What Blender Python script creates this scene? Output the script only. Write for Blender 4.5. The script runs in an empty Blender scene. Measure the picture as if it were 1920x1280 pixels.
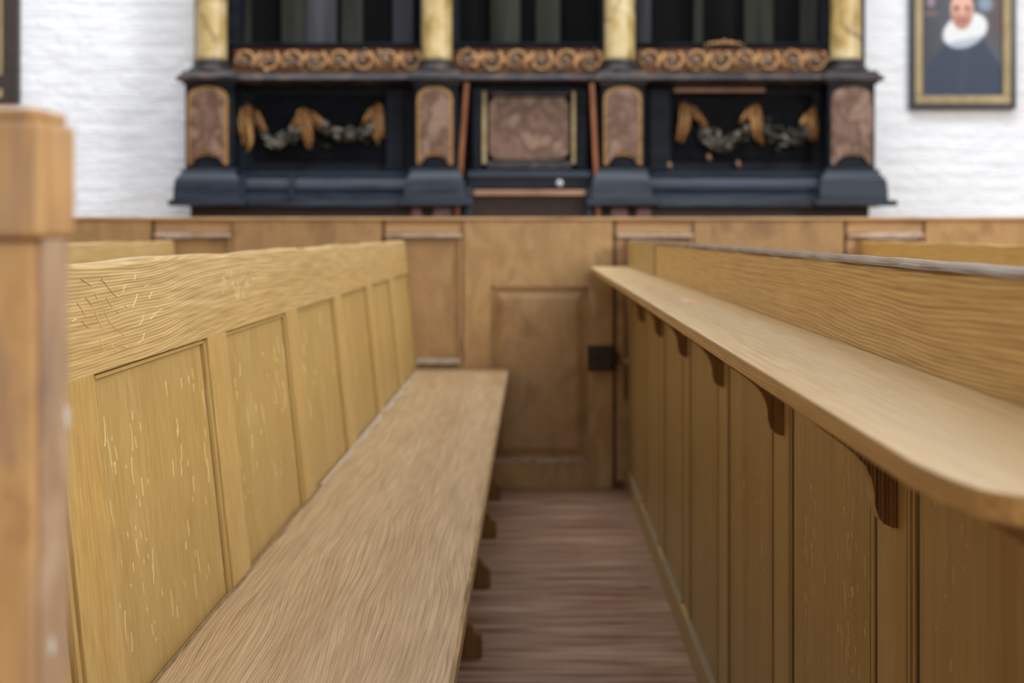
import bpy, math, random
from math import sin, cos, pi, radians
random.seed(7)
SC = bpy.context.scene
COL = SC.collection
H = 0.996          # eye height above the floor
FPX = 2700.0       # focal length in pixels of a 1920 wide frame
VX, VY = 1000.0, 435.0

# ------------------------------------------------------------------ mesh builder
class MB:
    def __init__(s): s.v=[]; s.f=[]; s.m=[]; s.sm=[]
    def add(s, vs, fs, mi=0, smooth=False):
        o=len(s.v); s.v+= [tuple(p) for p in vs]
        for f in fs:
            s.f.append(tuple(o+i for i in f)); s.m.append(mi); s.sm.append(smooth)
    def box(s, x0,x1,y0,y1,z0,z1, mi=0):
        vs=[(x0,y0,z0),(x1,y0,z0),(x1,y1,z0),(x0,y1,z0),(x0,y0,z1),(x1,y0,z1),(x1,y1,z1),(x0,y1,z1)]
        s.add(vs,[(0,3,2,1),(4,5,6,7),(0,1,5,4),(1,2,6,5),(2,3,7,6),(3,0,4,7)],mi)
    def prism(s, poly, a0, a1, axis='y', mi=0, mi_cap=None, smooth=False):
        # poly: list of (p,q). axis y -> (x,z); axis x -> (y,z); axis z -> (x,y)
        def P(p,q,a):
            return (p,a,q) if axis=='y' else ((a,p,q) if axis=='x' else (p,q,a))
        n=len(poly); vs=[P(p,q,a0) for p,q in poly]+[P(p,q,a1) for p,q in poly]
        o=len(s.v); s.v+=vs
        for i in range(n):
            j=(i+1)%n; s.f.append((o+i,o+j,o+n+j,o+n+i)); s.m.append(mi); s.sm.append(smooth)
        c=mi if mi_cap is None else mi_cap
        s.f.append(tuple(o+i for i in range(n))[::-1]); s.m.append(c); s.sm.append(False)
        s.f.append(tuple(o+n+i for i in range(n))); s.m.append(c); s.sm.append(False)
    def frustum(s, b, t, mi=0):
        # b,t = (x0,x1,y0,y1,z)
        vs=[(b[0],b[2],b[4]),(b[1],b[2],b[4]),(b[1],b[3],b[4]),(b[0],b[3],b[4]),
            (t[0],t[2],t[4]),(t[1],t[2],t[4]),(t[1],t[3],t[4]),(t[0],t[3],t[4])]
        s.add(vs,[(0,3,2,1),(4,5,6,7),(0,1,5,4),(1,2,6,5),(2,3,7,6),(3,0,4,7)],mi)
    def lathe(s, prof, cx, cy, n=28, mi=0):
        vs=[];fs=[]
        for r,z in prof:
            for k in range(n):
                a=2*pi*k/n; vs.append((cx+r*cos(a),cy+r*sin(a),z))
        for i in range(len(prof)-1):
            for k in range(n):
                k2=(k+1)%n; fs.append((i*n+k,i*n+k2,(i+1)*n+k2,(i+1)*n+k))
        fs.append(tuple(range(n))[::-1]); fs.append(tuple((len(prof)-1)*n+k for k in range(n)))
        s.add(vs,fs,mi,True)
    def tube(s, pts, rad, n=8, mi=0, flat=1.0):
        # tube along pts; rad number or list. flat scales the y thickness
        from mathutils import Vector
        P=[Vector(p) for p in pts]; N=len(P)
        R=rad if isinstance(rad,(list,tuple)) else [rad]*N
        vs=[];fs=[]
        for i in range(N):
            t=(P[min(i+1,N-1)]-P[max(i-1,0)])
            if t.length<1e-9: t=Vector((0,0,1))
            t.normalize()
            up=Vector((0,1,0)) if abs(t.y)<0.9 else Vector((1,0,0))
            a=t.cross(up).normalized(); b=t.cross(a).normalized()
            for k in range(n):
                g=2*pi*k/n
                d=a*cos(g)*R[i]+b*sin(g)*R[i]*flat
                vs.append(P[i]+d)
        for i in range(N-1):
            for k in range(n):
                k2=(k+1)%n; fs.append((i*n+k,i*n+k2,(i+1)*n+k2,(i+1)*n+k))
        fs.append(tuple(range(n))[::-1]); fs.append(tuple((N-1)*n+k for k in range(n)))
        s.add(vs,fs,mi,True)
    def blob(s, c, r, mi=0, n=10, rot=0.0, rough=0.0):
        vs=[];fs=[]; m=n//2+1
        for i in range(m+1):
            th=pi*i/m
            for k in range(n):
                ph=2*pi*k/n
                q=1+rough*(random.random()-.5)
                x=r[0]*sin(th)*cos(ph)*q; y=r[1]*sin(th)*sin(ph)*q; z=r[2]*cos(th)*q
                vs.append((c[0]+x*cos(rot)-z*sin(rot), c[1]+y, c[2]+x*sin(rot)+z*cos(rot)))
        for i in range(m):
            for k in range(n):
                k2=(k+1)%n; fs.append((i*n+k,(i+1)*n+k,(i+1)*n+k2,i*n+k2))
        s.add(vs,fs,mi,True)
    def build(s, name, mats, parent=None, bevel=0, seg=2, loc=None):
        me=bpy.data.meshes.new(name); me.from_pydata(s.v,[],s.f)
        if not isinstance(mats,(list,tuple)): mats=[mats]
        for m in mats: me.materials.append(m)
        for p,mi,sm in zip(me.polygons,s.m,s.sm): p.material_index=mi; p.use_smooth=sm
        import bmesh
        b=bmesh.new(); b.from_mesh(me); bmesh.ops.recalc_face_normals(b,faces=b.faces); b.to_mesh(me); b.free()
        o=bpy.data.objects.new(name,me); COL.objects.link(o)
        if parent: o.parent=parent
        if loc: o.location=loc
        if bevel:
            m=o.modifiers.new('bevel','BEVEL'); m.width=bevel; m.segments=seg; m.limit_method='ANGLE'; m.angle_limit=radians(35)
            m.harden_normals=False
        return o
def tag(o,label=None,cat=None,group=None,kind=None):
    if label: o['label']=label
    if cat: o['category']=cat
    if group: o['group']=group
    if kind: o['kind']=kind
    return o
def empty(name,loc):
    o=bpy.data.objects.new(name,None); COL.objects.link(o); o.location=loc; o.empty_display_size=.1; return o

# ------------------------------------------------------------------ materials
def lin(c):
    return tuple(((v/255)/12.92 if v/255<=.04045 else ((v/255+.055)/1.055)**2.4) for v in c)+(1,)
def newmat(name, rough=.5, spec=.5):
    m=bpy.data.materials.new(name); m.use_nodes=True; nt=m.node_tree; b=nt.nodes['Principled BSDF']
    b.inputs['Roughness'].default_value=rough; b.inputs['Specular IOR Level'].default_value=spec
    return m,nt,b
def N(nt,t,**kw):
    n=nt.nodes.new(t)
    for k,v in kw.items():
        if k.startswith('i_'): n.inputs[k[2:].replace('_',' ')].default_value=v
        else: setattr(n,k,v)
    return n
def mapping(nt,scale,loc=(0,0,0),rot=(0,0,0)):
    tc=N(nt,'ShaderNodeTexCoord'); mp=N(nt,'ShaderNodeMapping')
    mp.inputs['Scale'].default_value=scale; mp.inputs['Location'].default_value=loc; mp.inputs['Rotation'].default_value=rot
    nt.links.new(tc.outputs['Object'],mp.inputs['Vector']); return mp.outputs['Vector']
def ramp(nt,fac,stops):
    r=N(nt,'ShaderNodeValToRGB'); e=r.color_ramp.elements
    while len(e)<len(stops): e.new(.5)
    for q,(p,c) in zip(e,stops): q.position=p; q.color=c
    nt.links.new(fac,r.inputs['Fac']); return r.outputs['Color']
def noise(nt,vec,scale,detail=3,rough=.5,dist=0):
    n=N(nt,'ShaderNodeTexNoise'); n.inputs['Scale'].default_value=scale; n.inputs['Detail'].default_value=detail
    n.inputs['Roughness'].default_value=rough; n.inputs['Distortion'].default_value=dist
    nt.links.new(vec,n.inputs['Vector']); return n.outputs['Fac']
def mixc(nt,fac,a,b,mode='MIX'):
    m=N(nt,'ShaderNodeMix',data_type='RGBA',blend_type=mode)
    for s,v in ((m.inputs[0],fac),(m.inputs[6],a),(m.inputs[7],b)):
        if hasattr(v,'links') or isinstance(v,bpy.types.NodeSocket): nt.links.new(v,s)
        else: s.default_value=v
    return m.outputs[2]
def math_(nt,op,a,b=None,c=None):
    m=N(nt,'ShaderNodeMath',operation=op)
    for i,v in enumerate((a,b,c)):
        if v is None: continue
        if isinstance(v,bpy.types.NodeSocket): nt.links.new(v,m.inputs[i])
        else: m.inputs[i].default_value=v
    return m.outputs[0]
def bump(nt,b,h,strength,dist):
    n=N(nt,'ShaderNodeBump'); n.inputs['Strength'].default_value=strength; n.inputs['Distance'].default_value=dist
    nt.links.new(h,n.inputs['Height']); nt.links.new(n.outputs['Normal'],b.inputs['Normal'])

def grained(name, dark, light, axis, period=.004, warp=1.0, bumpd=.0006, rough=.42, contrast=.6, spec=.4, patch=None, squash=.16, loc=(0,0,0)):
    """Hand-painted wood graining: wavy comb lines running along `axis` ('y' or 'z' or 'x')."""
    m,nt,b=newmat(name,rough,spec)
    ia='xyz'.index(axis)
    sc=[1,1,1]; sc[ia]=squash
    v=mapping(nt,tuple(sc),loc)
    # slow warp of the lines
    nw=N(nt,'ShaderNodeTexNoise'); nw.inputs['Scale'].default_value=5.5; nw.inputs['Detail'].default_value=2.5; nw.inputs['Roughness'].default_value=.45
    nt.links.new(v,nw.inputs['Vector'])
    sep=N(nt,'ShaderNodeSeparateXYZ'); nt.links.new(v,sep.inputs[0])
    cross=[i for i in range(3) if i!=ia]
    csum=math_(nt,'ADD',sep.outputs[cross[0]],sep.outputs[cross[1]])
    w=math_(nt,'MULTIPLY_ADD',nw.outputs['Fac'],.045*warp,csum)
    # second finer wobble
    sc2=[1,1,1]; sc2[ia]=.42
    v2=mapping(nt,tuple(sc2),loc)
    n2=noise(nt,v2,15,2,.5)
    w=math_(nt,'MULTIPLY_ADD',n2,.0030*min(warp,1.0),w)
    ph=math_(nt,'MULTIPLY',w,2*pi/period)
    s=math_(nt,'SINE',ph)
    s2=math_(nt,'SINE',math_(nt,'MULTIPLY',ph,.437))
    s=math_(nt,'MULTIPLY_ADD',s2,.55,s)
    # fine streaks
    sc3=[1,1,1]; sc3[ia]=.035
    v3=mapping(nt,tuple(sc3),loc)
    st=noise(nt,v3,170,3,.6)
    h=math_(nt,'MULTIPLY_ADD',s,.22,.5)
    gate=noise(nt,v,7,2,.5)
    gate=math_(nt,'MULTIPLY',math_(nt,'SUBTRACT',gate,.2),2.0)
    gate=math_(nt,'MINIMUM',math_(nt,'MAXIMUM',gate,.15),1.0)
    hh=math_(nt,'MULTIPLY',math_(nt,'SUBTRACT',h,.5),gate)
    f=math_(nt,'ADD',math_(nt,'MULTIPLY',hh,contrast),math_(nt,'MULTIPLY',math_(nt,'SUBTRACT',st,.5),1.3))
    f=math_(nt,'ADD',f,.55)
    col=ramp(nt,f,[(0.05,lin(dark)),(.95,lin(light))])
    big=noise(nt,v3,11,3,.5)
    col=mixc(nt,math_(nt,'MULTIPLY',math_(nt,'SUBTRACT',big,.33),1.7),col,mixc(nt,1.0,col,lin(patch or (236,214,180)),'MULTIPLY'))
    nt.links.new(col,b.inputs['Base Color'])
    hb=math_(nt,'ADD',math_(nt,'MULTIPLY',hh,1.0),math_(nt,'MULTIPLY',st,.35))
    bump(nt,b,hb,1.0,bumpd)
    return m
def blotchy(name, cols, scale=(1,1,1), nscale=4, rough=.5, spec=.4, bumpd=.001, detail=5, dist=.5, fine=None):
    m,nt,b=newmat(name,rough,spec)
    v=mapping(nt,scale); f=noise(nt,v,nscale,detail,.6,dist)
    k=len(cols); col=ramp(nt,f,[(.3+.4*i/(k-1),lin(c)) for i,c in enumerate(cols)])
    if fine:
        f2=noise(nt,mapping(nt,fine[0]),fine[1],3,.6)
        col=mixc(nt,math_(nt,'MULTIPLY',f2,.8),col,mixc(nt,1.0,col,lin(fine[2]),'MULTIPLY'))
    nt.links.new(col,b.inputs['Base Color']); bump(nt,b,f,1.0,bumpd)
    return m
def plain(name,c,rough=.5,spec=.4,metal=0):
    m,nt,b=newmat(name,rough,spec)
    v=mapping(nt,(1,1,1)); f=noise(nt,v,14,3,.6)
    a=lin(c); d=tuple(x*.82 for x in a[:3])+(1,)
    nt.links.new(ramp(nt,f,[(.3,d),(.7,a)]),b.inputs['Base Color']); b.inputs['Metallic'].default_value=metal
    return m

M={}
M['rail']=grained('ochre_grained_rail',(150,118,64),(218,186,130),'y',period=.0034,warp=1.7,bumpd=.001,contrast=1.05,patch=(236,226,194))
M['panel']=grained('ochre_grained_panel',(156,126,68),(196,166,106),'z',period=.0034,warp=.25,bumpd=.00022,contrast=.22,patch=(234,218,188),squash=.10)
M['stile']=grained('ochre_grained_stile',(162,130,72),(206,174,114),'z',period=.003,warp=.12,bumpd=.0002,contrast=.35,patch=(238,222,184),squash=.06)
M['seat']=grained('tan_grained_seat',(138,110,76),(204,176,136),'y',period=.0038,warp=2.8,bumpd=.001,contrast=1.15,patch=(232,214,198),rough=.36)
M['shelf']=grained('pale_grained_shelf',(180,148,100),(222,194,148),'y',period=.0046,warp=.8,bumpd=.0005,contrast=.85,patch=(244,230,208),rough=.33)
M['shelfedge']=grained('ochre_shelf_edge',(128,92,44),(184,144,86),'y',period=.004,warp=.8,bumpd=.0005,contrast=.85,patch=(236,214,176),rough=.42)
M['board']=grained('golden_grained_board',(158,116,52),(222,182,110),'y',period=.0044,warp=1.6,bumpd=.001,contrast=1.05,patch=(234,214,166),loc=(3,1,2))
M['rpanel']=grained('olive_grained_panel',(146,116,62),(190,156,98),'z',period=.0034,warp=.2,bumpd=.00022,contrast=.25,patch=(214,200,154),squash=.07,loc=(1,5,0))
M['rstile']=grained('olive_grained_stile',(148,118,66),(194,160,102),'z',period=.003,warp=.12,bumpd=.0002,contrast=.3,patch=(228,212,168),squash=.05)
M['bracket']=grained('dark_walnut_bracket',(78,54,20),(156,116,58),'z',period=.0042,warp=.35,bumpd=.0006,contrast=1.3,patch=(210,186,140),squash=.1)
M['groove']=blotchy('groove_shade_and_dirt',[(96,68,30),(146,112,62)],(1,1,.3),30)  # gap shade and dirt painted as brown groove strips
M['rgroove']=blotchy('deep_groove_shade_and_dirt',[(26,15,5),(74,50,24)],(1,1,.3),30)  # rear grooves: shade and dirt put into a deeper brown
M['fleck']=plain('pale_graining_fleck',(222,194,136),.35)
M['fleckr']=plain('pale_graining_fleck_olive',(214,186,138),.35)
M['cap']=grained('worn_brown_cap',(100,80,60),(160,136,112),'y',period=.006,bumpd=.0006,contrast=.8,rough=.33)
M['greyedge']=plain('pale_grey_edge',(150,140,118),.4)  # sill edge paler and greyer than the panels
M['sealant']=plain('pale_sealant',(182,164,142),.6)
M['pink']=plain('pink_bare_patch',(236,160,124),.5)
M['pinkpale']=plain('pale_pink_bare_patch',(232,196,170),.5)
M['tan']=blotchy('worn_tan_varnish',[(150,118,78),(190,156,108),(172,138,94),(200,168,120)],(1,1,.6),6,rough=.38,bumpd=.0015,fine=((1,1,.12),60,(222,204,180)))
M['tan_dark']=blotchy('worn_brown_varnish',[(140,110,74),(178,144,100),(160,128,88)],(1,1,.6),7,rough=.4,bumpd=.0015,fine=((1,1,.12),60,(222,204,180)))
M['tan_h']=blotchy('worn_tan_rail',[(148,112,76),(186,148,102),(162,128,92)],(.35,1,1),7,rough=.42,bumpd=.001)
M['ledge']=blotchy('mottled_pale_ledge',[(140,116,92),(192,174,156),(166,140,114)],(1,1,1),14,rough=.35)  # ledges mottled and paler than the rest of the partition
M['endpost']=blotchy('old_stained_post',[(168,128,84),(204,164,108),(172,140,112),(212,176,122)],(1,1,.45),11,rough=.5,bumpd=.002,dist=.8,fine=((1,1,.2),70,(206,184,164)))
M['endedge']=blotchy('chipped_grey_brown_edge',[(138,112,94),(166,136,106),(186,160,136)],(1,1,.5),26,rough=.5,bumpd=.002)
M['iron']=blotchy('black_iron',[(26,20,12),(60,46,30)],(1,1,1),40,rough=.45)
M['shadowgap']=plain('gap_shade_and_bolt',(104,74,48),.7)  # brown for the painted gap shade and the low bolt

def floor_mat():
    m,nt,b=newmat('red_brown_planks',.42,.35)
    tc=N(nt,'ShaderNodeTexCoord')
    br=N(nt,'ShaderNodeTexBrick',offset=.5,squash=1.0); br.inputs['Scale'].default_value=1.0
    br.inputs['Brick Width'].default_value=3.1; br.inputs['Row Height'].default_value=.118; br.inputs['Mortar Size'].default_value=.0016
    br.inputs['Mortar Smooth'].default_value=.3; br.inputs['Bias'].default_value=0
    br.inputs['Color1'].default_value=lin((196,164,136)); br.inputs['Color2'].default_value=lin((166,136,114)); br.inputs['Mortar'].default_value=lin((96,70,54))
    nt.links.new(mapping(nt,(1,1,1),(.8,0,0)),br.inputs['Vector'])
    st=noise(nt,mapping(nt,(.06,1,1)),48,4,.6)
    c=mixc(nt,math_(nt,'MINIMUM',math_(nt,'MAXIMUM',math_(nt,'MULTIPLY_ADD',st,4.0,-1.5),0.0),1.0),br.outputs['Color'],mixc(nt,1.0,br.outputs['Color'],lin((158,128,112)),'MULTIPLY'))
    gl=noise(nt,mapping(nt,(.25,1,1)),14,3,.6)
    c=mixc(nt,math_(nt,'MAXIMUM',math_(nt,'MULTIPLY',math_(nt,'SUBTRACT',gl,.5),3.0),0.0),c,lin((146,116,102)))
    vo=N(nt,'ShaderNodeTexVoronoi'); vo.inputs['Scale'].default_value=6.5; nt.links.new(mapping(nt,(.42,1,1)),vo.inputs['Vector'])
    kn=math_(nt,'LESS_THAN',vo.outputs['Distance'],.085)
    wn=math_(nt,'MULTIPLY',kn,.75)
    c=mixc(nt,wn,c,lin((84,54,44)))
    nt.links.new(c,b.inputs['Base Color']); bump(nt,b,br.outputs['Fac'],-1.0,.0015)
    return m
M['floor']=floor_mat()
def wall_mat():
    m,nt,b=newmat('whitewashed_brick',.75,.25)
    v=mapping(nt,(1,1,1))
    nz=N(nt,'ShaderNodeTexNoise'); nz.inputs['Scale'].default_value=3.0; nz.inputs['Detail'].default_value=3; nt.links.new(v,nz.inputs['Vector'])
    wv=N(nt,'ShaderNodeVectorMath',operation='MULTIPLY_ADD'); nt.links.new(nz.outputs['Color'],wv.inputs[0]); wv.inputs[1].default_value=(.08,.08,.08)
    nt.links.new(v,wv.inputs[2])
    sp=N(nt,'ShaderNodeSeparateXYZ'); nt.links.new(wv.outputs[0],sp.inputs[0])
    cb=N(nt,'ShaderNodeCombineXYZ'); nt.links.new(sp.outputs[0],cb.inputs[0]); nt.links.new(sp.outputs[2],cb.inputs[1])
    br=N(nt,'ShaderNodeTexBrick'); br.inputs['Scale'].default_value=1; br.inputs['Brick Width'].default_value=.27; br.inputs['Row Height'].default_value=.087
    br.inputs['Mortar Size'].default_value=.014; br.inputs['Mortar Smooth'].default_value=1.0
    nt.links.new(cb.outputs[0],br.inputs['Vector'])
    n2=noise(nt,mapping(nt,(.5,1,1)),11,4,.55)
    h=math_(nt,'ADD',math_(nt,'MULTIPLY',br.outputs['Fac'],-.13),math_(nt,'MULTIPLY',n2,1.3))
    bump(nt,b,h,1.0,.016)
    n3=noise(nt,v,1.6,4,.6)
    nt.links.new(ramp(nt,n3,[(.3,lin((234,237,242))),(.7,lin((245,247,250)))]),b.inputs['Base Color'])
    return m
M['wall']=wall_mat()
M['black']=blotchy('blue_black_paint',[(6,9,13),(24,30,39),(11,15,21)],(.4,1,1),9,rough=.5,spec=.16,bumpd=.003)
M['blackm']=blotchy('blue_black_moulding',[(14,18,25),(46,54,66),(24,30,40)],(.2,1,2.6),9,rough=.36,spec=.35,bumpd=.004)
M['blackd']=blotchy('deep_black_paint',[(3,4,6),(14,18,24)],(1,1,1),6,rough=.6,spec=.08)
M['capm']=blotchy('worn_black_cornice',[(14,13,15),(46,42,46),(92,72,58)],(.6,1,1),12,rough=.38,bumpd=.003)
M['brownb']=blotchy('dark_red_brown_base',[(34,20,16),(58,36,28)],(1,1,1),6,rough=.5)
M['pinkst']=blotchy('pinkish_brown_foot',[(84,56,56),(130,98,94),(96,66,62)],(1,1,1),16,rough=.5)
M['marble']=blotchy('brown_marbling',[(70,48,38),(122,94,78),(86,60,44),(140,112,94),(100,80,70)],(1,1,.7),7,rough=.42,dist=.3,detail=7)
M['gold']=blotchy('old_gilding',[(104,72,36),(160,118,64),(128,90,46)],(1,1,1),18,rough=.42,bumpd=.003)
M['goldb']=blotchy('bright_gilding',[(84,54,28),(196,150,92),(130,90,48),(184,144,100)],(1.6,1,.5),9,rough=.4,bumpd=.004)
M['goldd']=blotchy('gilding_fold_shade',[(66,44,26),(140,98,52),(100,68,36)],(1.6,1,.5),9,rough=.5,bumpd=.004)  # darker strands paint the shade between cloth folds
M['scroll']=blotchy('gilded_scroll',[(104,70,44),(184,138,88),(140,104,74)],(1,1,1),24,rough=.45,bumpd=.004)
M['scrollbg']=blotchy('orange_brown_ground',[(50,28,12),(122,76,36),(80,46,20)],(1,1,1),12,rough=.5)
M['scrollgrey']=blotchy('tarnished_silver',[(84,70,60),(150,132,116)],(1,1,1),24,rough=.45)
M['leaf']=blotchy('tarnished_green_foliage',[(9,9,7),(44,42,31),(22,21,16)],(1,1,1),26,rough=.4,bumpd=.004)
M['leafhi']=blotchy('grey_foliage_highlight',[(62,58,52),(122,114,98)],(1,1,1),26,rough=.4,bumpd=.004)  # paler leaves, highlights put into the colour
M['copper']=blotchy('bare_red_brown_wood',[(110,62,34),(156,96,58)],(1,1,.3),12,rough=.45)
M['copper2']=blotchy('bare_pinkish_wood',[(130,92,68),(176,134,106)],(.3,1,1),12,rough=.45)
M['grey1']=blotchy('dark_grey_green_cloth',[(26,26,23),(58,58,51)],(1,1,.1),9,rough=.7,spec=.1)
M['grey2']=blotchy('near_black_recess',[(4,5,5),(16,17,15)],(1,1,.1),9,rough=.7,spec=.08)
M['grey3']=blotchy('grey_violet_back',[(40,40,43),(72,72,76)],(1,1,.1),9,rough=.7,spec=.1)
def marblecol():
    m,nt,b=newmat('yellow_marbled_column',.35,.5)
    v=mapping(nt,(1,1,1)); f=noise(nt,v,5,4,.6,.8)
    c=ramp(nt,f,[(.28,lin((128,104,62))),(.45,lin((180,152,92))),(.68,lin((206,188,144)))])
    w=noise(nt,mapping(nt,(1,1,.6),(4,2,1)),3,1,.4,1.0)
    k=math_(nt,'LESS_THAN',math_(nt,'ABSOLUTE',math_(nt,'SUBTRACT',w,.5)),.014)
    c=mixc(nt,math_(nt,'MULTIPLY',k,.7),c,lin((96,78,52)))
    nt.links.new(c,b.inputs['Base Color']); return m
M['column']=marblecol()
M['framek']=plain('black_frame',(24,26,34),.3,.6)
M['frameb']=plain('dark_brown_frame',(66,58,54),.35,.5)
M['framegold']=blotchy('matt_gold_slip',[(140,120,80),(172,152,112)],(1,1,1),6,rough=.45)
M['white']=plain('white_chip',(200,205,205),.5)

# ------------------------------------------------------------------ setting
g=MB(); g.box(-9,9,-2.5,9.6,-.06,0); o=g.build('floor',M['floor']); tag(o,kind='structure')
w=MB(); w.box(-9,9,9.5,9.8,-.05,5.2); o=w.build('wall_back',M['wall']); tag(o,kind='structure')

# ------------------------------------------------------------------ pews
RAKE=.107; ZT=.960; XT=.030   # front face of the back: leans by RAKE
Y0,Y1=.715,5.595
def F(h,off=0): return (XT+RAKE*h-off, ZT-h)
HR=.121            # depth of the top rail
ZSEAT=.467; HS=ZT-ZSEAT
FRONT=[(.715,.80)]+[(1.465+.682*k-.0,1.465+.682*k+.125) for k in range(-0,6)]
REAR=[(1.428+.666*k,1.428+.666*k+.122) for k in range(-1,7)]
def ribbons(mb, pts2, fn, nrm, w, mi, lift=.0007):
    """raised brush fleck: polyline pts2 in surface coordinates (a,b); fn(a,b)->xyz"""
    n=len(pts2)
    if n<2: return
    top=[];L=[];R=[]
    for i,(a,b) in enumerate(pts2):
        a0,b0=pts2[max(i-1,0)]; a1,b1=pts2[min(i+1,n-1)]
        dx,dy=a1-a0,b1-b0; l=math.hypot(dx,dy) or 1; px,py=-dy/l,dx/l
        ww=w*(0.25+.75*sin(pi*(i+.35)/(n-.3)))
        p=fn(a,b); q=fn(a+px*ww,b+py*ww); r=fn(a-px*ww,b-py*ww)
        top.append(tuple(p[k]+nrm[k]*lift for k in range(3))); L.append(q); R.append(r)
    vs=L+top+R; fs=[]
    for i in range(n-1):
        fs+= [(i,i+1,n+i+1,n+i),(n+i,n+i+1,2*n+i+1,2*n+i)]
    mb.add(vs,fs,mi,True)
def wob(a0,b0,a1,b1,n=5,amp=.12):
    L=math.hypot(a1-a0,b1-b0); px,py=-(b1-b0)/(L or 1),(a1-a0)/(L or 1)
    k=random.uniform(-1,1)*amp*L
    return [(a0+(a1-a0)*t+px*k*sin(pi*t),b0+(b1-b0)*t+py*k*sin(pi*t)) for t in [i/(n-1) for i in range(n)]]

def flecks_panel(mb,y0,y1,z0,z1,fn,nrm,n,mi,scale=1.0,band=None):
    for _ in range(n):
        if band and random.random()<.75:
            c=random.choice(band); a=random.gauss(c[0],c[1])
        else: a=random.uniform(y0+.02,y1-.02)
        a=min(max(a,y0+.015),y1-.015)
        b=random.uniform(z0+.02,z1-.03)
        L=random.choice([.004,.006,.01,.014,.02,.03])*scale
        pts=wob(a,b,a+random.uniform(-.25,.25)*L,b+L)
        ribbons(mb,pts,fn,nrm,random.uniform(.0004,.0009)*scale,mi)

def px_to_rail(u,v,x_world_top):
    # photo measurement -> (y, h) on the raked face of the pew in front of the seat
    s=((u-VX)-RAKE*(v-VY))/((x_world_top)-RAKE*(H-ZT))
    return FPX/s, (v-VY)/s-(H-ZT)

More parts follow.
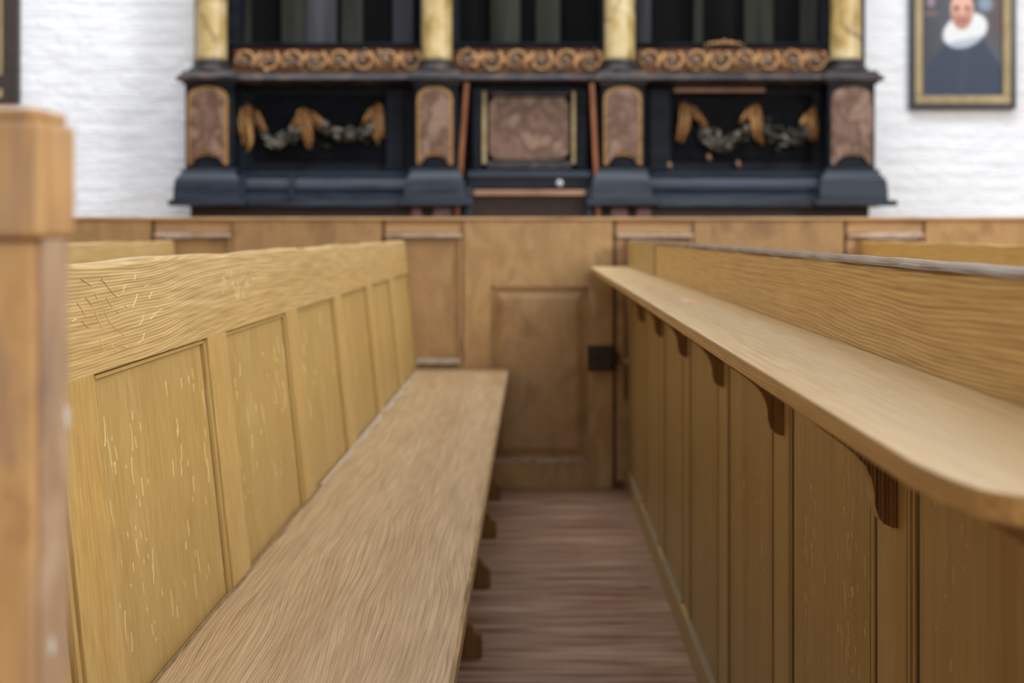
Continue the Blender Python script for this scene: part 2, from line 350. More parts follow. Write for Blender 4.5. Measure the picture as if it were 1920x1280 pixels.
def make_pew(xw, label, style='plain', detail=False, nfleck_front=False, nfleck_rear=False, light_end=False):
    root=empty('church_pew',(xw,0,0)); tag(root,label,'pew')
    # --- top rail
    mb=MB()
    fy=lambda a,hh: (XT+RAKE*hh,a,ZT-hh)
    nr=(.994,0,.106)
    ztop=ZT+.002
    poly=[(0,ZT-HR),F(HR),(XT,ZT-.004),(XT-.004,ztop),(.004,ztop),(0,ztop-.004)]
    # subdivided along y so that the hand-worked top edge can undulate
    ny=49
    vs=[];fs=[]
    for i in range(ny):
        y=Y0+(Y1-Y0)*i/(ny-1); dz=.0016*sin(y*7.3+xw)+.001*sin(y*17.1+1)
        for j,(x,z) in enumerate(poly):
            vs.append((x,y,z+(dz if j>=2 else 0)))
    n=len(poly)
    for i in range(ny-1):
        for j in range(n):
            k=(j+1)%n; fs.append((i*n+j,i*n+k,(i+1)*n+k,(i+1)*n+j))
    fs.append(tuple(range(n))); fs.append(tuple((ny-1)*n+j for j in range(n)))
    mb.add(vs,fs,0)
    for f_i in range(len(mb.f)): pass
    # rear face uses the golden board colour
    for fi,f in enumerate(mb.f):
        if all(mb.v[i][0]<.0045 for i in f): mb.m[fi]=2
    if nfleck_front:
        Z=2.977
        S=[((450,365),(480,380),(510,405)),((565,358),(595,400),(630,445)),((630,445),(650,462),(668,466)),((700,393),(690,420),(684,447)),
           ((766,450),(755,490),(738,526)),((475,470),(500,492),(515,516)),((430,500),(455,530),(475,572)),((530,545),(550,595),(572,642)),
           ((585,553),(605,595),(635,630),(665,655),(692,682)),((800,565),(795,600),(775,625),(733,638)),((908,530),(870,555),(840,592)),
           ((455,598),(475,620),(500,642)),((553,700),(570,735),(590,782)),((610,712),(630,745),(655,770)),((806,668),(795,705),(770,728),(728,740)),
           ((592,468),(608,495),(626,522)),((756,340),(752,358),(748,374)),((398,606),(412,598),(428,590)),((698,517),(708,520),(720,516)),
           ((648,546),(660,552),(672,556)),((830,480),(840,455),(850,440)),((804,414),(820,402),(838,400)),((362,525),(372,510),(392,506)),((690,742),(702,745),(716,741)),
           ((528,446),(538,462),(545,480)),((560,372),(570,376),(585,374)),((640,765),(652,768),(664,766))]
        for s_ in S:
            pts=[px_to_rail(p[0]/Z,400+p[1]/Z,xw+XT) for p in s_]
            if len(pts)==3:
                (a,b),(c,d),(e,f)=pts; pts=[(a,b),((a+c)/2,(b+d)/2),(c,d),((c+e)/2,(d+f)/2),(e,f)]
            ribbons(mb,pts,fy,nr,random.uniform(.0007,.0012),1,.001)
        for _ in range(60):
            u=random.gauss(1310,60); v=random.gauss(400,62)
            a,b=px_to_rail(u/Z,400+v/Z,xw+XT)
            if .012<b<HR-.012: ribbons(mb,wob(a,b,a+random.uniform(-.012,.012),b+random.uniform(.003,.012)),fy,nr,random.uniform(.0005,.0009),1,.0008)
    rail=mb.build('top_rail',[M['rail'],M['fleck'],M['board']],root)
    # --- front stiles
    spans=[]
    for i,(a,b) in enumerate(FRONT):
        m=MB(); b2=min(b,Y1)
        m.prism([F(HR-.001),F(HS+.02),F(HS+.02,.018),F(HR-.001,.018)],a,b2,'y')
        m.build('stile',M['stile'],root,bevel=.0012)
        nxt=FRONT[i+1][0] if i+1<len(FRONT) else Y1
        if nxt-b>.05: spans.append((b,nxt))
    for i,(a,b) in enumerate(spans):
        m=MB()
        off=.008
        m.prism([F(HR-.001,off),F(HS+.02,off),F(HS+.02,off+.006),F(HR-.001,off+.006)],a-.001,b+.001,'y',0)
        # beads: along the top and down both sides, with groove shade and dirt painted as dark strips
        m.prism([F(HR+.003,.003),F(HR+.007,.003),F(HR+.008,off),F(HR+.003,off)],a+.003,b-.003,'y',0)
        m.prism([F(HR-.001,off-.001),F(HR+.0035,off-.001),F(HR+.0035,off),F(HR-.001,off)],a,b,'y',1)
        for (p,q) in ((a+.004,a+.012),(b-.018,b-.007)):
            m.prism([F(HR+.003,.003),F(HS+.02,.003),F(HS+.02,off),F(HR+.003,off)],p,q,'y',0)
        for (p,q) in ((a,a+.003),(b-.006,b),(b-.0235,b-.0185)):
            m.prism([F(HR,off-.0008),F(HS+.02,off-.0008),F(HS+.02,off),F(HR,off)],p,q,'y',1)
        if nfleck_front and i<5:
            fn=lambda aa,zz:(XT+RAKE*(ZT-zz)-off,aa,zz)
            w_=b-a
            bands=[(a+w_*.12,.02),(a+w_*.28,.02),(a+w_*.62,.03),(a+w_*.85,.03)]
            flecks_panel(m,a,b,ZSEAT+.01,ZT-HR-.02,fn,nr,[60,70,36,20,10][i] if i<5 else 0,2,1.1,bands)
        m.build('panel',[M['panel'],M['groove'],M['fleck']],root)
    # --- rear panelling (faces the neighbouring pew)
    for i,(a,b) in enumerate(REAR):
        m=MB(); m.box(0,.016,max(a,Y0),min(b,Y1),.085,ZT-HR+.001)
        m.build('stile',M['rstile'],root,bevel=.0012)
        nxt=REAR[i+1][0] if i+1<len(REAR) else Y1
        if nxt-b<.05: continue
        m=MB(); a2,b2=b,nxt; z0,z1=.08,ZT-HR
        m.box(.0008,.010,a2-.001,b2+.001,z0,z1)
        for (p,q) in ((a2+.009,a2+.024),(b2-.018,b2-.009),(b2-.036,b2-.028)): m.box(-.0012,.0010,p,q,z0+.008,z1)
        for (p,q) in ((a2+.0004,a2+.007),(b2-.007,b2-.0004),(a2+.026,a2+.034),(b2-.026,b2-.020),(b2-.046,b2-.038)): m.box(.0003,.0010,p,q,z0,z1,1)  # dark strips paint groove shade and dirt beside the beads
        if nfleck_rear and i<4:
            w_=b2-a2; fn=lambda aa,zz:(.0008,aa,zz)
            flecks_panel(m,a2,b2,.35,z1-.05,fn,(-1,0,0),[70,120,60,24][i],2,.8,[(a2+w_*.22,.014),(a2+w_*.30,.012),(a2+w_*.7,.03)])
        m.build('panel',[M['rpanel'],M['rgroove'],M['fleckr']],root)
        m=MB(); m.prism([(-.0062,.0745),(-.0005,.0815),(.002,.0815),(.002,.073)],a2+.03,b2-.03,'y'); m.build('sill_strip',M['greyedge'],root)
    m=MB(); m.prism([(-.007,0),(.02,0),(.02,.084),(.011,.083),(-.007,.071)],Y0,Y1,'y'); m.build('bottom_rail',M['rstile'],root)
    m=MB(); m.prism([(.001,0),(.001,ZT-.004),(XT-.002,ZT-.004),(XT+RAKE*.9-.003,ZT-.9),(XT+RAKE*.9-.003,0)],Y0+.001,Y0+.012,'y'); m.build('end_cover',M['stile'],root)
    # --- book shelf with clipped corner
    m=MB(); xs=-.152; zt,zb=.864,.847
    outline=[(0,Y0+.003),(-.118,Y0+.006),(-.128,Y0+.012),(-.1405,Y0+.030),(-.148,Y0+.07),(xs,Y0+.12),(xs-.001,2.0),(xs,3.2),(xs-.002,4.4),(xs,Y1-.09),(xs+.02,Y1-.06),(0,Y1-.06)]
    m.prism(outline,zb,zt,'z',1,0)
    sh=m.build('book_shelf',[M['shelf'],M['shelfedge']],root,bevel=.0022,seg=2)
    if light_end:
        m=MB()
        c=(-.066,2.72)
        pts=[(c[0]+r*cos(t)*1.0,c[1]+r*sin(t)*2.6) for t,r in [(k*pi/5,random.uniform(.008,.018)) for k in range(10)]]
        m.prism(pts,zt,zt+.0006,'z'); 
        m.prism([(x-.004,y+.11) for x,y in [(p[0]*.6-.03,2.66+(p[1]-2.66)*.6) for p in pts]],zt,zt+.0005,'z',1)
        m.build('bare_patch',[M['pink'],M['pinkpale']],sh)
    prof=[(-.138,.8475),(-.120,.836),(-.097,.821),(-.088,.807),(-.077,.795),(-.057,.781),(-.043,.770),(-.033,.758),(-.027,.745),(-.0245,.732),(-.024,.720),(-.0195,.706),(-.0146,.700),(-.006,.696),(0.0005,.695),(0.0005,.8475)]
    for k in range(-1,6):
        y=1.461+.665*k
        m=MB(); m.prism(prof,y,y+.030,'y',1,0); m.build('shelf_bracket',[M['bracket'],M['rstile']],root,bevel=.0012)
    # --- cap strip
    if style=='capped':
        m=MB()
        vs=[];fs=[];n=9
        for i in range(81):
            y=Y0+(Y1-Y0)*i/80
            for j in range(n):
                t=pi*j/(n-1); e=.0012*sin(y*31)+.0008*sin(y*57+j)
                vs.append((.0155-cos(t)*(.0175+e),y,ZT+.0005+sin(t)*.0085+e*.3))
        for i in range(80):
            for j in range(n-1): fs.append((i*n+j,i*n+j+1,(i+1)*n+j+1,(i+1)*n+j))
            fs.append((i*n+n-1,i*n,(i+1)*n,(i+1)*n+n-1))
        fs.append(tuple(range(n))); fs.append(tuple(80*n+j for j in range(n)))
        m.add(vs,fs,0,False); m.build('worn_cap',M['cap'],root)
    if light_end:
        m=MB(); m.box(-.005,.0,4.36,Y1-.005,.8645,ZT); m.build('pale_end_section',M['panel'],root,bevel=.002)['label']='paler section at the far end'  # paler piece over the far end of the rear face
    # --- seat
    m=MB(); xb=XT+RAKE*HS-.004; xf=.434
    m.prism([(xb,ZSEAT-.03),(xf-.004,ZSEAT-.03),(xf,ZSEAT-.026),(xf,ZSEAT-.006),(xf-.006,ZSEAT),(xb,ZSEAT)],Y0,Y1-.002,'y')
    seat=m.build('seat',M['seat'],root,bevel=.0015)
    # scribed joint: irregular sealant line at the panels, near gap drawn as dark strip
    m=MB(); rng=random.Random(int(xw*100)+5)
    yy=1.2; L=[];
    ys=[1.2+.02*i for i in range(0,218)]
    vs=[];fs=[]
    for i,y in enumerate(ys):
        wdt=.0022+.0035*max(0,sin(y*13+sin(y*5)*2))+rng.uniform(0,.001)
        if y>3.0: wdt+=.016*min(1,(y-3.0)/.5)*(.55+.45*sin(y*19))*(1 if y<5.3 else .2)
        vs+= [(xb+.003,y,ZSEAT+.0012),(xb+.004+wdt,y,ZSEAT+.0004)]
    for i in range(len(ys)-1): fs.append((2*i,2*i+1,2*i+3,2*i+2))
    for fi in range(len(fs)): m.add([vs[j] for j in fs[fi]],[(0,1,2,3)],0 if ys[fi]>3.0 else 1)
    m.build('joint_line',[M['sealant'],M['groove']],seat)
    # --- seat supports
    foot=[(.06,0),(.408,0),(.408,.047),(.400,.056),(.388,.062),(.384,.075),(.350,.105),(.300,.18),(.290,.26),(.305,.33),(.345,.385),(.40,.415),(.41,.437),(.085,.437)]
    for k in range(8):
        y=.72+.661*k
        m=MB(); m.prism(foot,y,y+.032,'y'); m.build('seat_support',M['bracket'],root,bevel=.0015)
    return root

PITCH=.898
X1=-.528
make_pew(X1-PITCH,'ochre pew glimpsed beyond the long pew back on the left, only its top rail showing','plain')
make_pew(X1,'ochre grained pew with long bare seat and flecked back panels, on the left','plain',True,nfleck_front=True)
make_pew(X1+PITCH,'ochre pew back with long book shelf on curved brackets and worn brown cap','capped',True,nfleck_rear=True,light_end=True)
make_pew(X1+2*PITCH,'ochre pew whose top board shows behind the capped pew back at far right','plain')

# ------------------------------------------------------------------ far partition with doors
YP=5.60; ZP=H+.058
def PX(x,d): return (x-VX)*d/FPX
def PZ(y,d): return H+(VY-y)*d/FPX
root=empty('pew_partition',(0,YP,0)); tag(root,'worn tan panelled partition with closed pew doors at the far end of the pews','partition')
m=MB(); m.box(-3.2,3.2,-.010,.05,ZP-.013,ZP); m.build('cap_rail',M['tan_h'],root,bevel=.003)
DW=PX(1150,YP)-PX(868,YP)
for k in range(-3,4):
    x0=PX(868,YP)+k*PITCH; x1=x0+DW
    hw=DW; ix0=x0+.108; ix1=x1-.097
    z0i=PZ(862,YP); z1i=PZ(537,YP); zt=ZP-.013
    d=MB(); zb=.001
    mats=M['tan'] if k%2==0 else M['tan_dark']
    # frame of the door: two stiles, top and bottom rails
    d.box(x0+.003,ix0,0,.032,zb,zt); d.box(ix1,x1-.003,0,.032,zb,zt)
    d.box(ix0,ix1,0,.032,z1i,zt); d.box(ix0,ix1,0,.032,zb,z0i)
    dr=d.build('pew_door',mats,root)
    # moulding and raised field
    p=MB()
    for (a,b,c,e) in ((ix0,ix1,z1i-.014,z1i),(ix0,ix1,z0i,z0i+.012),(ix0,ix0+.013,z0i,z1i),(ix1-.013,ix1,z0i,z1i)):
        p.box(a,b,.006,.02,c,e)
    p.build('panel_moulding',M['tan_dark'],dr,bevel=.004)
    p=MB(); a,b,c,e=ix0+.013,ix1-.013,z0i+.012,z1i-.014; q=.035
    p.add([(a,.018,c),(b,.018,c),(b,.018,e),(a,.018,e),(a+q,.006,c+q),(b-q,.006,c+q),(b-q,.006,e-q),(a+q,.006,e-q)],
          [(0,1,5,4),(1,2,6,5),(2,3,7,6),(3,0,4,7),(4,5,6,7)],0)
    p.build('raised_panel',M['tan_dark'],dr)
    p=MB(); p.box(ix0+.01,ix1-.01,-.004,.012,z0i-.010,z0i+.001); p.build('lower_ledge',M['ledge'],dr,bevel=.003)
    # lock
    p=MB(); lx=x1-.094; lz0=PZ(692,YP); lz1=PZ(650,YP)
    p.box(lx,lx+.092,-.032,0,lz0,lz1); p.box(lx-.006,lx+.094,-.004,0.0,lz0-.006,lz1+.006)
    p.box(lx+.094,lx+.114,-.026,-.004,lz0+.02,lz1-.02)
    lk=p.build('box_lock',M['iron'],dr,bevel=.004)
    p=MB(); p.tube([(lx+.03,-.032,(lz0+lz1)/2),(lx+.03,-.045,(lz0+lz1)/2)],.006); p.build('lock_spindle',M['iron'],lk)
    # brown strip painting the shaded gap beside the door, and a low bolt
    p=MB(); p.box(x1-.003,x1+.012,.006,.03,0,zt); p.box(x1-.003,x1+.038,-.012,.012,.0,.028); p.build('gap_strip',M['shadowgap'],root)
    # fixed section to the next door
    f0=x1+.012; f1=x0+PITCH-.002
    p=MB(); p.box(f0,f1,.012,.045,PZ(437,YP),zt)
    p.box(f0,f0+.03,.008,.045,0,PZ(445,YP)); p.box(f1-.012,f1,.008,.045,0,PZ(445,YP)); p.box(f0+.03,f1-.012,.009,.045,0,.34)
    fx=p.build('fixed_frame',M['tan_h'],root)
    p=MB(); p.box(f0,f1,-.012,.02,PZ(445,YP),PZ(438,YP)); p.box(f0+.03,f1-.012,.0,.02,PZ(683,YP),PZ(672,YP)); p.build('pale_ledge',M['ledge'],fx,bevel=.003)
    p=MB(); p.box(f0+.03,f1-.012,.022,.034,.34,PZ(446,YP)); p.build('recessed_panel',M['tan_dark'],root)

# ------------------------------------------------------------------ near end panel beside the camera (opening edge)
root=empty('pew_end_panel',(-.226,.668,0)); tag(root,'out of focus brown wooden end post of the pew row rising at the left edge','post')
m=MB(); m.box(-.29,-.0045,0,.040,0,H-.003,0)
o=m.build('post_board',[M['endpost']],root,bevel=.003)
m=MB(); m.box(-.0046,-.0015,.002,.038,0,H-.003); 
m.build('post_edge',M['endedge'],root,bevel=.001)
m=MB(); m.box(-.29,0,-.006,.044,H-.003,ZP-.006,0); m.box(-.29,-.003,-.004,.042,ZP-.006,ZP,0)
m.build('post_cap',M['endpost'],root,bevel=.004)
m=MB()
for (zz,yy,r) in ((.72,.03,.006),(.905,.034,.004),(.80,.012,.003)):
    pts=[(yy+r*.6*cos(t)*random.uniform(.7,1.2),zz+r*1.5*sin(t)*random.uniform(.7,1.2)) for t in [k*pi/5 for k in range(10)]]
    pts=[(min(max(p,.003),.037),q) for p,q in pts]
    m.prism(pts,-.0016,-.0009,'x')
m.build('paint_chip',M['white'],root)

# ------------------------------------------------------------------ altarpiece
DA=9.0; S=FPX/DA
def ax(x): return (x-VX)/S
def az(y): return H+(VY-y)/S
alt=empty('altarpiece',(0,9.0,0)); tag(alt,'black painted altarpiece with yellow marbled columns and gilded garlands against the white wall','altarpiece')
def abox(m,x0,x1,y0,y1,d0,d1,mi=0): m.box(ax(x0),ax(x1),d0,d1,az(y1),az(y0),mi)
WB=.49   # back plane (the wall) relative to 9.0
PED=[(347,437),(777,858),(1127,1208),(1553,1641)]
# base
m=MB(); m.box(ax(350),ax(1636),.10,WB,0,az(386)); m.build('base',M['brownb'],alt)
m=MB()
for (a,b) in ((765,792),(806,850),(1140,1180),(1188,1224)):
    m=MB(); m.prism([(ax(a),az(407)-.25),(ax(b),az(407)-.25),(ax(b)-.01,az(388)),(ax(a)+.02,az(388))],.03,.10,'y'); m.build('carved_foot',M['pinkst'],alt,bevel=.01)
for (p0,p1,x0,x1) in ((0,1,350,858),(2,3,1127,1650)):
    m=MB(); abox(m,x0,x1,377,388,.03,WB)
    for (a,b) in (PED[p0],PED[p1]): abox(m,a-28,b+(38 if b>1600 else 26),375,386,-.06,.2)
    m.build('base_ledge',M['blackm'],alt,bevel=.008)
m=MB()
for (x0,x1) in ((437,777),(1208,1553)):
    prof=[(.05,375),(.05,366),(.075,362),(.06,352),(.085,345),(.10,334),(.09,326),(.14,320),(.3,318),(.3,377),(.05,377)]
    m=MB(); m.prism([(p,az(q)) for p,q in prof],ax(x0),ax(x1),'x'); m.build('bay_plinth',M['blackm'],alt)
for (x0,x1) in ((540,548),(440,456)):
    m=MB(); abox(m,x0,x1,330,374,.035,.1); m.build('plinth_joint',M['blackm'],alt,bevel=.004)
for (a,b) in PED:
    e=15 if b<1600 else 22; l=20
    p=MB()
    p.frustum((ax(a-l),ax(b+e),-.05,.2,az(375)),(ax(a-l+3),ax(b+e-3),-.045,.2,az(338)))
    p.frustum((ax(a-l+3),ax(b+e-3),-.04,.2,az(338)),(ax(a-2),ax(b+2),-.01,.2,az(318)))
    p.box(ax(a-8),ax(b+8),-.02,.2,az(322),az(317))
    pl=p.build('pedestal_plinth',M['blackm'],alt,bevel=.006)
    p=MB(); abox(p,a,b,152,319,0,.22); ped=p.build('pedestal',M['black'],alt,bevel=.006)
    # arched marbled field with gilt rim
    w0,w1=(a+5,b-9) if b<1000 else (a+5,b-5); cx=(w0+w1)/2; hw=(w1-w0)/2
    def arch(inset):
        r=hw-inset; pts=[]
        top=178+inset*.0
        for k in range(9):
            t=pi*k/8; pts.append((cx+r*cos(t)*1.0,(186)-(24-inset)*sin(t)**.8))
        pts.append((cx-r,309-inset*1.2)); pts.append((cx-r*.82,309-inset*1.2))
        for k in range(9):
            t=pi*k/8; pts.append((cx-r*.7*cos(t),304-inset-13*sin(t)))
        pts.append((cx+r*.82,309-inset*1.2)); pts.append((cx+r,309-inset*1.2))
        return [(ax(x),az(y)) for x,y in pts]
    p=MB(); p.prism(arch(0),-.018,0,'y'); f=p.build('gilt_rim',M['gold'] if b<1600 else M['marble'],ped,bevel=.003)
    p=MB(); p.prism(arch(6),-.024,-.016,'y'); p.build('marbled_field',M['marble'],ped,bevel=.003)
    # cap and column
    p=MB()
    abox(p,a-14,b+14,143,152,-.05,.25); p.frustum((ax(a-10),ax(b+10),-.04,.25,az(143)),(ax(a-2),ax(b+2),-.01,.25,az(132)))
    abox(p,a-4,b+4,152,158,-.02,.22)
    p.build('pedestal_cap',M['capm'],alt,bevel=.006)
    ccx={347:389.,777:817.,1127:1164.,1553:1593.}[a]; r=29/S
    p=MB(); X=ax(ccx)
    p.lathe([(r*1.42,az(133)),(r*1.46,az(129)),(r*1.42,az(125)),(r*1.2,az(123)),(r*1.16,az(119)),(r*1.26,az(116)),(r*1.22,az(112)),(r*1.04,az(109))],X,.115)
    cb=p.build('column_base',M['capm'],alt)
    p=MB(); p.lathe([(r*1.04,az(110)),(r,az(104)),(r,az(0)),(r*.93,az(-200)),(r*.9,az(-260))],X,.115)
    p.build('column',M['column'],alt)
    p=MB(); p.lathe([(r*.9,az(-260)),(r*1.1,az(-268)),(r*1.0,az(-275)),(r*1.4,az(-300)),(r*1.5,az(-305))],X,.115); p.box(X-r*1.6,X+r*1.6,.115-r*1.6,.115+r*1.6,az(-305),az(-312)); p.build('capital',M['goldb'],alt)
    # pilaster behind the column
    p=MB(); abox(p,a+2,b+(-2),-312,128,.24,WB); p.build('pilaster',M['black'],alt,bevel=.004)
# entablature above the frame
m=MB(); m.box(ax(330),ax(1660),-.02,WB,az(-312),az(-335)); m.box(ax(345),ax(1645),.02,WB,az(-335),az(-380)); m.box(ax(320),ax(1670),-.08,WB,az(-380),az(-400)); m.build('entablature',M['black'],alt,bevel=.008)
# dado walls
m=MB(); abox(m,350,1638,150,319,.225,WB); m.build('dado',M['black'],alt)
m=MB()
for (x0,x1) in ((466,716),(1268,1536)):
    m=MB(); abox(m,x0,x1,172,298,.20,.27); m.build('dado_panel',M['blackd'],alt,bevel=.006)
for (x0,x1) in ((437,452),(718,752),(1222,1258)):
    m=MB(); abox(m,x0,x1,160,318,.17,.27); m.build('dado_pilaster',M['black'],alt,bevel=.006)
# cornice
m=MB()
prof=[(.23,160),(.16,158),(.03,154),(-.01,148),(.01,140),(.07,133),(.16,129),(.4,129),(.4,160)]
m.prism([(p,az(q)) for p,q in prof],ax(340),ax(1648),'x'); m.build('cornice',M['capm'],alt,bevel=.003)
# frieze
BAYS=[(424,786,1),(848,1133,2),(1197,1563,3)]
m=MB()
for (x0,x1,_) in BAYS:
    m=MB(); abox(m,x0,x1,82,129,.20,.26); m.build('frieze_ground',M['scrollbg'],alt)
for (x0,x1,s_) in BAYS:
    m=MB(); m.prism([(p,az(q)) for p,q in ((.17,82),(.16,77),(.18,73),(.25,70),(.3,70),(.3,82))],ax(x0-4),ax(x1+4),'x'); m.build('frieze_moulding',M['black'],alt)
for (x0,x1,sd) in BAYS:
    rg=random.Random(sd*11); m=MB(); n=int(round((x1-x0)/44)); st=(x1-x0)/n
    for i in range(n):
        cx=x0+st*(i+.5); cy=106; s_=1 if i%2 else -1
        pts=[];rad=[]
        for k in range(22):
            t=k/21; a=(-.25+t*2.1)*pi*s_; r=st*.46*(1-.55*t)
            pts.append((ax(cx+r*cos(a)),.185,az(cy+r*sin(a)*1.0))); rad.append((4.2-2.2*t)/S)
        m.tube(pts,rad,8,0)
        # linking stem to the next scroll
        m.tube([(ax(cx+st*.3),.19,az(cy-16*s_)),(ax(cx+st*.5),.18,az(cy)),(ax(cx+st*.7),.19,az(cy+16*s_))],[3.2/S,4/S,3/S],8,0)
        for k in range(6):
            a=rg.uniform(0,2*pi); q=rg.uniform(8,20)
            m.blob((ax(cx+q*cos(a)*1.05),.18,az(min(max(cy+q*sin(a),86),125))),(rg.uniform(3,7)/S,.016,rg.uniform(2,4)/S),0 if k%2 else 1,8,rg.uniform(0,pi))
        for k in range(6):
            a=k*pi/3; m.blob((ax(cx+5*cos(a)),.172,az(cy+5*sin(a))),(3.8/S,.014,3.0/S),1,8,-a)
        m.blob((ax(cx),.162,az(cy)),(2.6/S,.014,2.6/S),0,8)
    m.build('carved_scrollwork',[M['scroll'],M['scrollgrey']],alt)
m=MB()
for k in range(9):
    m.blob((ax(1330+k*9),.18,az(72+2*abs(k-4)*.8)),(6/S,.02,4/S),0,8,random.random()*3)
m.build('crest_carving',M['scroll'],alt)
# dark recess with tall upright boards behind the columns
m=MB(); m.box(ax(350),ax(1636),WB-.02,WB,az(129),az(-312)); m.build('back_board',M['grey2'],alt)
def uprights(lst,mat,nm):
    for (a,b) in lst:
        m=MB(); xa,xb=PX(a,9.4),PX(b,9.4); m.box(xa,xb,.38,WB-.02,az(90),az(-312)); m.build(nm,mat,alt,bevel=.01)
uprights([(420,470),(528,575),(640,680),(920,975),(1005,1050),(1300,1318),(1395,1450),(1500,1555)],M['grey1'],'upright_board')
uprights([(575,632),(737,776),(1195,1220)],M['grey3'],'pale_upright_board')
# outer edge strips
m=MB(); abox(m,343,350,-312,128,.3,WB); m.build('gilt_edge',M['gold'],alt)
m=MB(); abox(m,1622,1640,-312,95,.26,WB); m.build('side_board',M['grey3'],alt)
# centre: niche with marbled square
m=MB(); abox(m,870,1115,160,316,.16,.2); m.build('niche_back',M['blackd'],alt)
m=MB(); abox(m,885,902,166,316,.10,.16); abox(m,1083,1102,166,316,.10,.16); abox(m,885,1102,160,168,.10,.16); m.build('niche_frame',M['black'],alt,bevel=.004)
for (a,b) in ((903,911),(1073,1080)):
    m=MB(); abox(m,a,b,168,306,.095,.16); m.build('gilt_strip',M['framegold'],alt,bevel=.003)
c=10
oct_=[(915+c,178),(1068-c,178),(1066,190),(1068,200),(1068,278),(1064,290),(1052,298),(930,298),(919,290),(915,278),(915,200),(917,190)]
m=MB(); m.prism([(ax(x),az(y)) for x,y in oct_],.12,.16,'y'); m.build('marbled_square',M['marble'],alt,bevel=.006)
for (a,b,c_,d_) in ((918,1066,170,177),(912,1072,300,316)):
    m=MB(); abox(m,a,b,c_,d_,.09,.16); m.build('niche_moulding',M['capm'],alt,bevel=.006)
m=MB(); m.prism([(p,az(q)) for p,q in ((.06,352),(.05,340),(.03,330),(.03,324),(.06,319),(.16,316),(.3,316),(.3,352))],ax(876),ax(1110),'x'); ls=m.build('niche_ledge',M['blackm'],alt,bevel=.004)
m=MB(); m.blob((ax(1050),.035,az(343)),(6/S,.008,6/S),0,10,.4,.3); m.build('white_stain',M['white'],ls)
m=MB(); abox(m,888,1098,356,366,.03,.1); m.build('bare_wood_strip',M['copper2'],alt,bevel=.004)
m=MB(); m.box(ax(880),ax(1108),.08,.3,0,az(352)); m.build('niche_plinth',M['brownb'],alt)
for (a,b) in ((872,886),(1100,1112)):
    m=MB(); abox(m,a,b,352,480,.02,.1); m.build('niche_jamb',M['blackm'],alt,bevel=.004)
for (xa,xb) in ((875,857),(1110,1122)):
    m=MB(); w=4.2
    zb=560; xe=xb+(xb-xa)*(zb-408)/(408-156)
    m.prism([(ax(xa-w),az(156)),(ax(xa+w),az(156)),(ax(xe+w),az(zb)),(ax(xe-w),az(zb))],-.01,.04,'y'); m.build('slanting_batten',M['copper'],alt,bevel=.003)
m=MB(); abox(m,1268,1442,160,168,.15,.2); m.build('bare_wood_strip',M['copper2'],alt,bevel=.004)
# garlands: gilded cloth knots and dark fruit swags
def cloth(m,spine,wid,mi=0,seed=0):
    rg=random.Random(seed)
    for q in (-.85,-.5,-.15,.2,.55,.9):
        pts=[];rad=[]; K=10; cut=1-rg.uniform(0,.24)
        for k in range(K):
            t=k/(K-1)*(len(spine)-1)*cut; i=min(int(t),len(spine)-2); f=t-i
            x=spine[i][0]*(1-f)+spine[i+1][0]*f; y=spine[i][1]*(1-f)+spine[i+1][1]*f; w=wid[i]*(1-f)+wid[i+1]*f
            pts.append((ax(x+q*w+rg.uniform(-.8,.8)),.16+.03*abs(q)-.035*sin(pi*k/K)+.012*(int(q*10)%2),az(y+rg.uniform(-1,1)+(5*abs(q) if k==0 else 0)))); rad.append((w*.2+1.0)*rg.uniform(.85,1.2)/S)
        m.tube(pts,rad,8,1 if q in (-.5,.2,.9) else 0,1.0)
G=[ [((452,190),(450,225),(455,260),(450,284)),(8,13,10,5)], [((468,200),(478,225),(488,246)),(4,6,4)],
    [((560,198),(562,215),(566,245),(572,278)),(8,14,12,6)], [((572,202),(590,222),(600,244)),(5,8,5)], [((556,205),(548,225),(540,240)),(4,6,4)],
    [((703,188),(704,215),(704,245),(704,268)),(6,9,9,7)], [((694,196),(684,218),(672,236)),(5,6,3)],
    [((1288,186),(1290,215),(1284,245),(1280,265)),(7,11,9,5)], [((1300,192),(1318,218),(1332,240)),(5,7,4)],
    [((1426,190),(1424,215),(1428,245),(1436,270)),(7,11,9,4)], [((1416,196),(1404,215),(1394,230)),(4,6,3)],
    [((1536,195),(1532,222),(1534,250),(1540,268)),(6,9,9,5)], [((1524,206),(1516,226),(1512,236)),(4,7,4)] ]
KN=[(0,1),(2,3,4),(5,6),(7,8),(9,10),(11,12)]
for kn in KN:
    m=MB()
    for i in kn: cloth(m,G[i][0],G[i][1],0,i)
    m.build('gilded_drapery',[M['goldb'],M['goldd']],alt)
rg=random.Random(4)
def swag(x0,y0,x1,y1,sag,th,n):
    m=MB()
    m.tube([(ax(x0+(x1-x0)*t/8),.17,az(y0+(y1-y0)*t/8+sag*4*t/8*(1-t/8))) for t in range(9)],[th*.35/S]*9,8,0)
    for i in range(n):
        t=rg.random(); x=x0+(x1-x0)*t; y=y0+(y1-y0)*t+sag*4*t*(1-t)+rg.gauss(0,th*.42)
        r=rg.uniform(4,8); hi=1 if rg.random()<.35 else 0
        if rg.random()<.6: m.blob((ax(x),.13+rg.uniform(0,.06),az(y)),(r*1.9/S,.016,r*.62/S),hi,8,rg.uniform(-.9,.9)+(pi/2 if rg.random()<.25 else 0),.2)
        else: m.blob((ax(x),.12+rg.uniform(0,.06),az(y)),(r*.9/S,r*.9/S,r*.9/S),hi,8,0,.1)
    m.build('foliage_swag',[M['leaf'],M['leafhi']],alt)
swag(474,240,556,242,20,14,44); swag(598,238,696,240,14,22,62)
swag(1316,240,1412,238,26,22,72); swag(1438,236,1524,234,22,22,56)
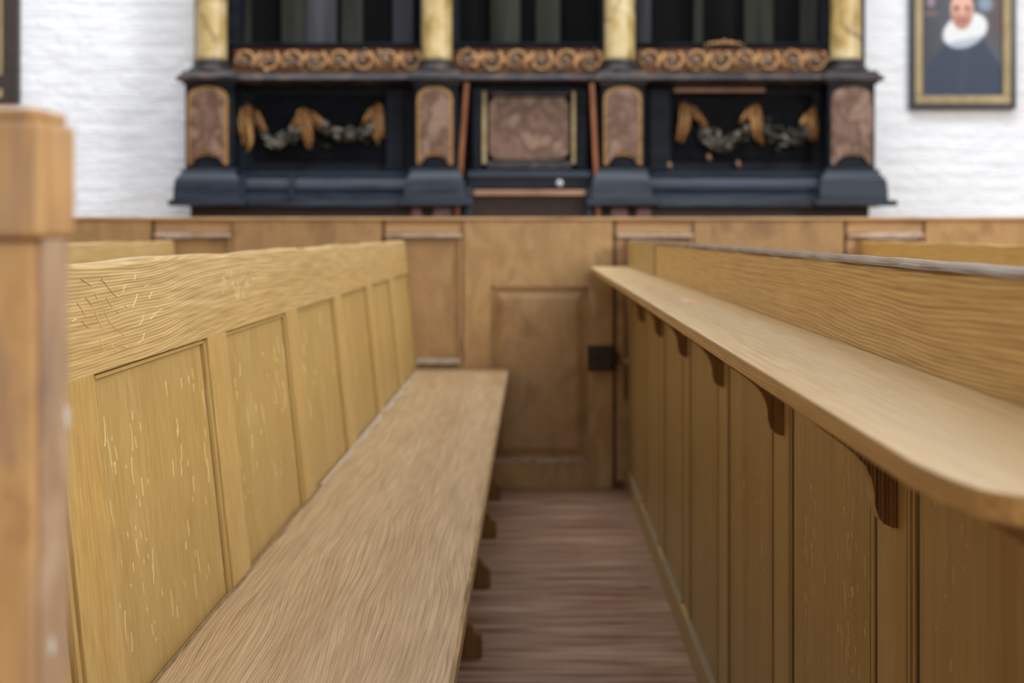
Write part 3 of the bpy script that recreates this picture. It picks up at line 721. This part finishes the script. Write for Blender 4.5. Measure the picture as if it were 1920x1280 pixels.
for (x,y,r) in ((1336,292,5),(1392,305,5),(1260,308,5)):
    m=MB(); m.blob((ax(x),.19,az(y)),(r/S,.03,r*1.5/S),0,8,.2,.2); m.build('loose_tassel',M['copper2'],alt)

# ------------------------------------------------------------------ portrait on the wall (right) and frame (left)
def wx(x): return PX(x,9.5)
def wz(y): return PZ(y,9.5)
pt=empty('framed_portrait',(wx(1802),9.5,wz(205))); tag(pt,'portrait of a person in dark robe and white ruff, framed black and gold','painting')
cx,cz=wx(1802),wz(205)
def rect_frame(m,x0,x1,y0,y1,w,d0,d1):
    X0,X1,Z0,Z1=wx(x0)-cx,wx(x1)-cx,wz(y1)-cz,wz(y0)-cz; W=w*9.5/FPX
    m.box(X0,X1,d0,d1,Z0,Z0+W); m.box(X0,X1,d0,d1,Z1-W,Z1); m.box(X0,X0+W,d0,d1,Z0+W,Z1-W); m.box(X1-W,X1,d0,d1,Z0+W,Z1-W)
m=MB(); rect_frame(m,1703,1901,-88,205,9,-.055,-.001); m.build('outer_frame',M['framek'],pt,bevel=.005)
m=MB(); rect_frame(m,1711,1893,-80,196,16,-.045,-.012); m.build('gold_slip',M['framegold'],pt,bevel=.006)
# canvas with painted colours (the picture itself)
nx,nz=70,110; x0p,x1p,y0p,y1p=1726,1879,-66,181
vs=[];cols=[]
def sstep(a,b,t):
    t=max(0,min(1,(t-a)/(b-a))); return t*t*(3-2*t)
def mixt(a,b,t): return tuple(a[i]*(1-t)+b[i]*t for i in range(3))
rg=random.Random(3)
for j in range(nz+1):
    for i in range(nx+1):
        x=x0p+(x1p-x0p)*i/nx; y=y0p+(y1p-y0p)*j/nz
        c=mixt((62,66,74),(80,84,94),sstep(1726,1790,x)); c=mixt(c,(88,74,76),sstep(1835,1865,x)*(1-sstep(40,110,y)))
        # small figure at upper left and pale patch at upper right
        d=math.hypot((x-1744)/9,(y-4)/12); c=mixt((150,120,140),c,sstep(.5,1.2,d))
        d=math.hypot((x-1744)/16,(y-26)/7); c=mixt((112,92,84),c,sstep(.5,1.2,d))
        d=math.hypot((x-1846)/16,(y-8)/16); c=mixt((130,146,164),c,sstep(.4,1.3,d))
        # robe
        hw=36+34*sstep(70,135,y)+max(0,y-120)*.06
        c=mixt(c,(50,62,80),sstep(-5,5,hw-abs(x-1807))*sstep(60,72,y))
        if y>80: c=mixt(c,(60,72,90),.5*sstep(12,0,abs(x-1810+(y-80)*.1)))
        # ruff: tilted ellipse ring
        ex=(x-1808); ey=(y-58)+ex*.22; d=math.hypot(ex/44,ey/34)
        c=mixt((222,226,226) if ey<16 else (176,184,196),c,sstep(.86,1.04,d))
        # head
        d=math.hypot((x-1802)/22.5,(y-20)/38); f=mixt((222,172,150),(178,124,108),sstep(8,40,y))
        if abs(y-16)<3.5 and 6<abs(x-1802)<15: f=(120,84,76)
        if abs(x-1802)<4 and 12<y<30: f=(216,166,146)
        if abs(y-39)<2 and abs(x-1802)<8: f=(150,84,80)
        if y<-10: f=mixt(f,(206,160,140),.5)
        c=mixt(f,c,sstep(.88,1.03,d))
        vs.append((wx(x)-cx,-.02,wz(y)-cz)); cols.append(lin(c))
fs=[(j*(nx+1)+i,j*(nx+1)+i+1,(j+1)*(nx+1)+i+1,(j+1)*(nx+1)+i) for j in range(nz) for i in range(nx)]
m=MB(); m.add(vs,fs,0,False)
mc,nt,b=newmat('oil_painting',.45,.3); at=N(nt,'ShaderNodeVertexColor',layer_name='paint'); nt.links.new(at.outputs['Color'],b.inputs['Base Color'])
o=m.build('canvas',mc,pt)
ca=o.data.color_attributes.new('paint','FLOAT_COLOR','POINT')
for i,cc in enumerate(cols): ca.data[i].color=cc
pl=empty('framed_painting',(wx(-80),9.5,wz(196))); tag(pl,'wide dark brown picture frame with gold line hanging at top left corner','painting')
cx,cz=wx(-80),wz(196)
m=MB(); rect_frame(m,-200,40,-230,196,60,-.05,-.001); m.build('outer_frame',M['frameb'],pl,bevel=.006)
m=MB(); rect_frame(m,-168,10,-198,143,7,-.06,-.04); m.box(wx(-168)-cx,wx(10)-cx,-.06,-.04,wz(185)-cz,wz(168)-cz); m.build('gold_bead',M['framegold'],pl,bevel=.004)
m=MB(); m.box(wx(-150)-cx,wx(-10)-cx,-.03,-.01,wz(146)-cz,wz(-180)-cz); m.build('canvas',blotchy('dark_old_painting',[(58,44,34),(96,78,56)],(1,1,1),3),pl)

# ------------------------------------------------------------------ light
wd=bpy.data.worlds.new('world'); SC.world=wd; wd.use_nodes=True; nt=wd.node_tree
bg=nt.nodes['Background']
tc=N(nt,'ShaderNodeTexCoord'); sp=N(nt,'ShaderNodeSeparateXYZ'); nt.links.new(tc.outputs['Generated'],sp.inputs[0])
c=ramp(nt,math_(nt,'MULTIPLY_ADD',sp.outputs[2],.5,.5),[(.0,(.10,.08,.06,1)),(.48,(.26,.245,.22,1)),(.60,(.50,.51,.53,1)),(1,(.92,.95,.98,1))])
nt.links.new(c,bg.inputs['Color']); bg.inputs['Strength'].default_value=.72
def area(name,loc,target,size,sy,power,col):
    from mathutils import Vector
    l=bpy.data.lights.new(name,'AREA'); l.shape='RECTANGLE'; l.size=size; l.size_y=sy; l.energy=power; l.color=col
    o=bpy.data.objects.new(name,l); COL.objects.link(o); o.location=loc
    o.rotation_euler=(Vector(target)-Vector(loc)).to_track_quat('-Z','Y').to_euler(); return o
area('window_daylight',(6.5,1.5,4.6),(0,3,.6),2.2,3.2,380,(1,.985,.95))
area('overhead_fill',(-.3,6.6,6.5),(-.1,9.2,1.2),7.5,1.6,330,(.88,.94,1))  # added overhead light for the cornice shadow and a brighter wall
area('fill_behind_camera',(1.5,-4.0,3.6),(0,5,.8),4,2.6,170,(1,.99,.96))  # added fill from behind the camera, brightens faces turned to it

# ------------------------------------------------------------------ camera
cd=bpy.data.cameras.new('camera'); cam=bpy.data.objects.new('camera',cd); COL.objects.link(cam)
cam.location=(0,0,H); cam.rotation_euler=(radians(90),0,0)
cd.sensor_width=36; cd.lens=36*FPX/1920; cd.shift_x=-40/1920; cd.shift_y=-205/1920; cd.clip_start=.02
cd.dof.use_dof=True; cd.dof.focus_distance=1.66; cd.dof.aperture_fstop=5.3; 
SC.camera=cam
SC.view_settings.view_transform='Standard'; SC.view_settings.look='None'; SC.view_settings.gamma=1; SC.view_settings.use_curve_mapping=False
SC.view_settings.exposure=.28
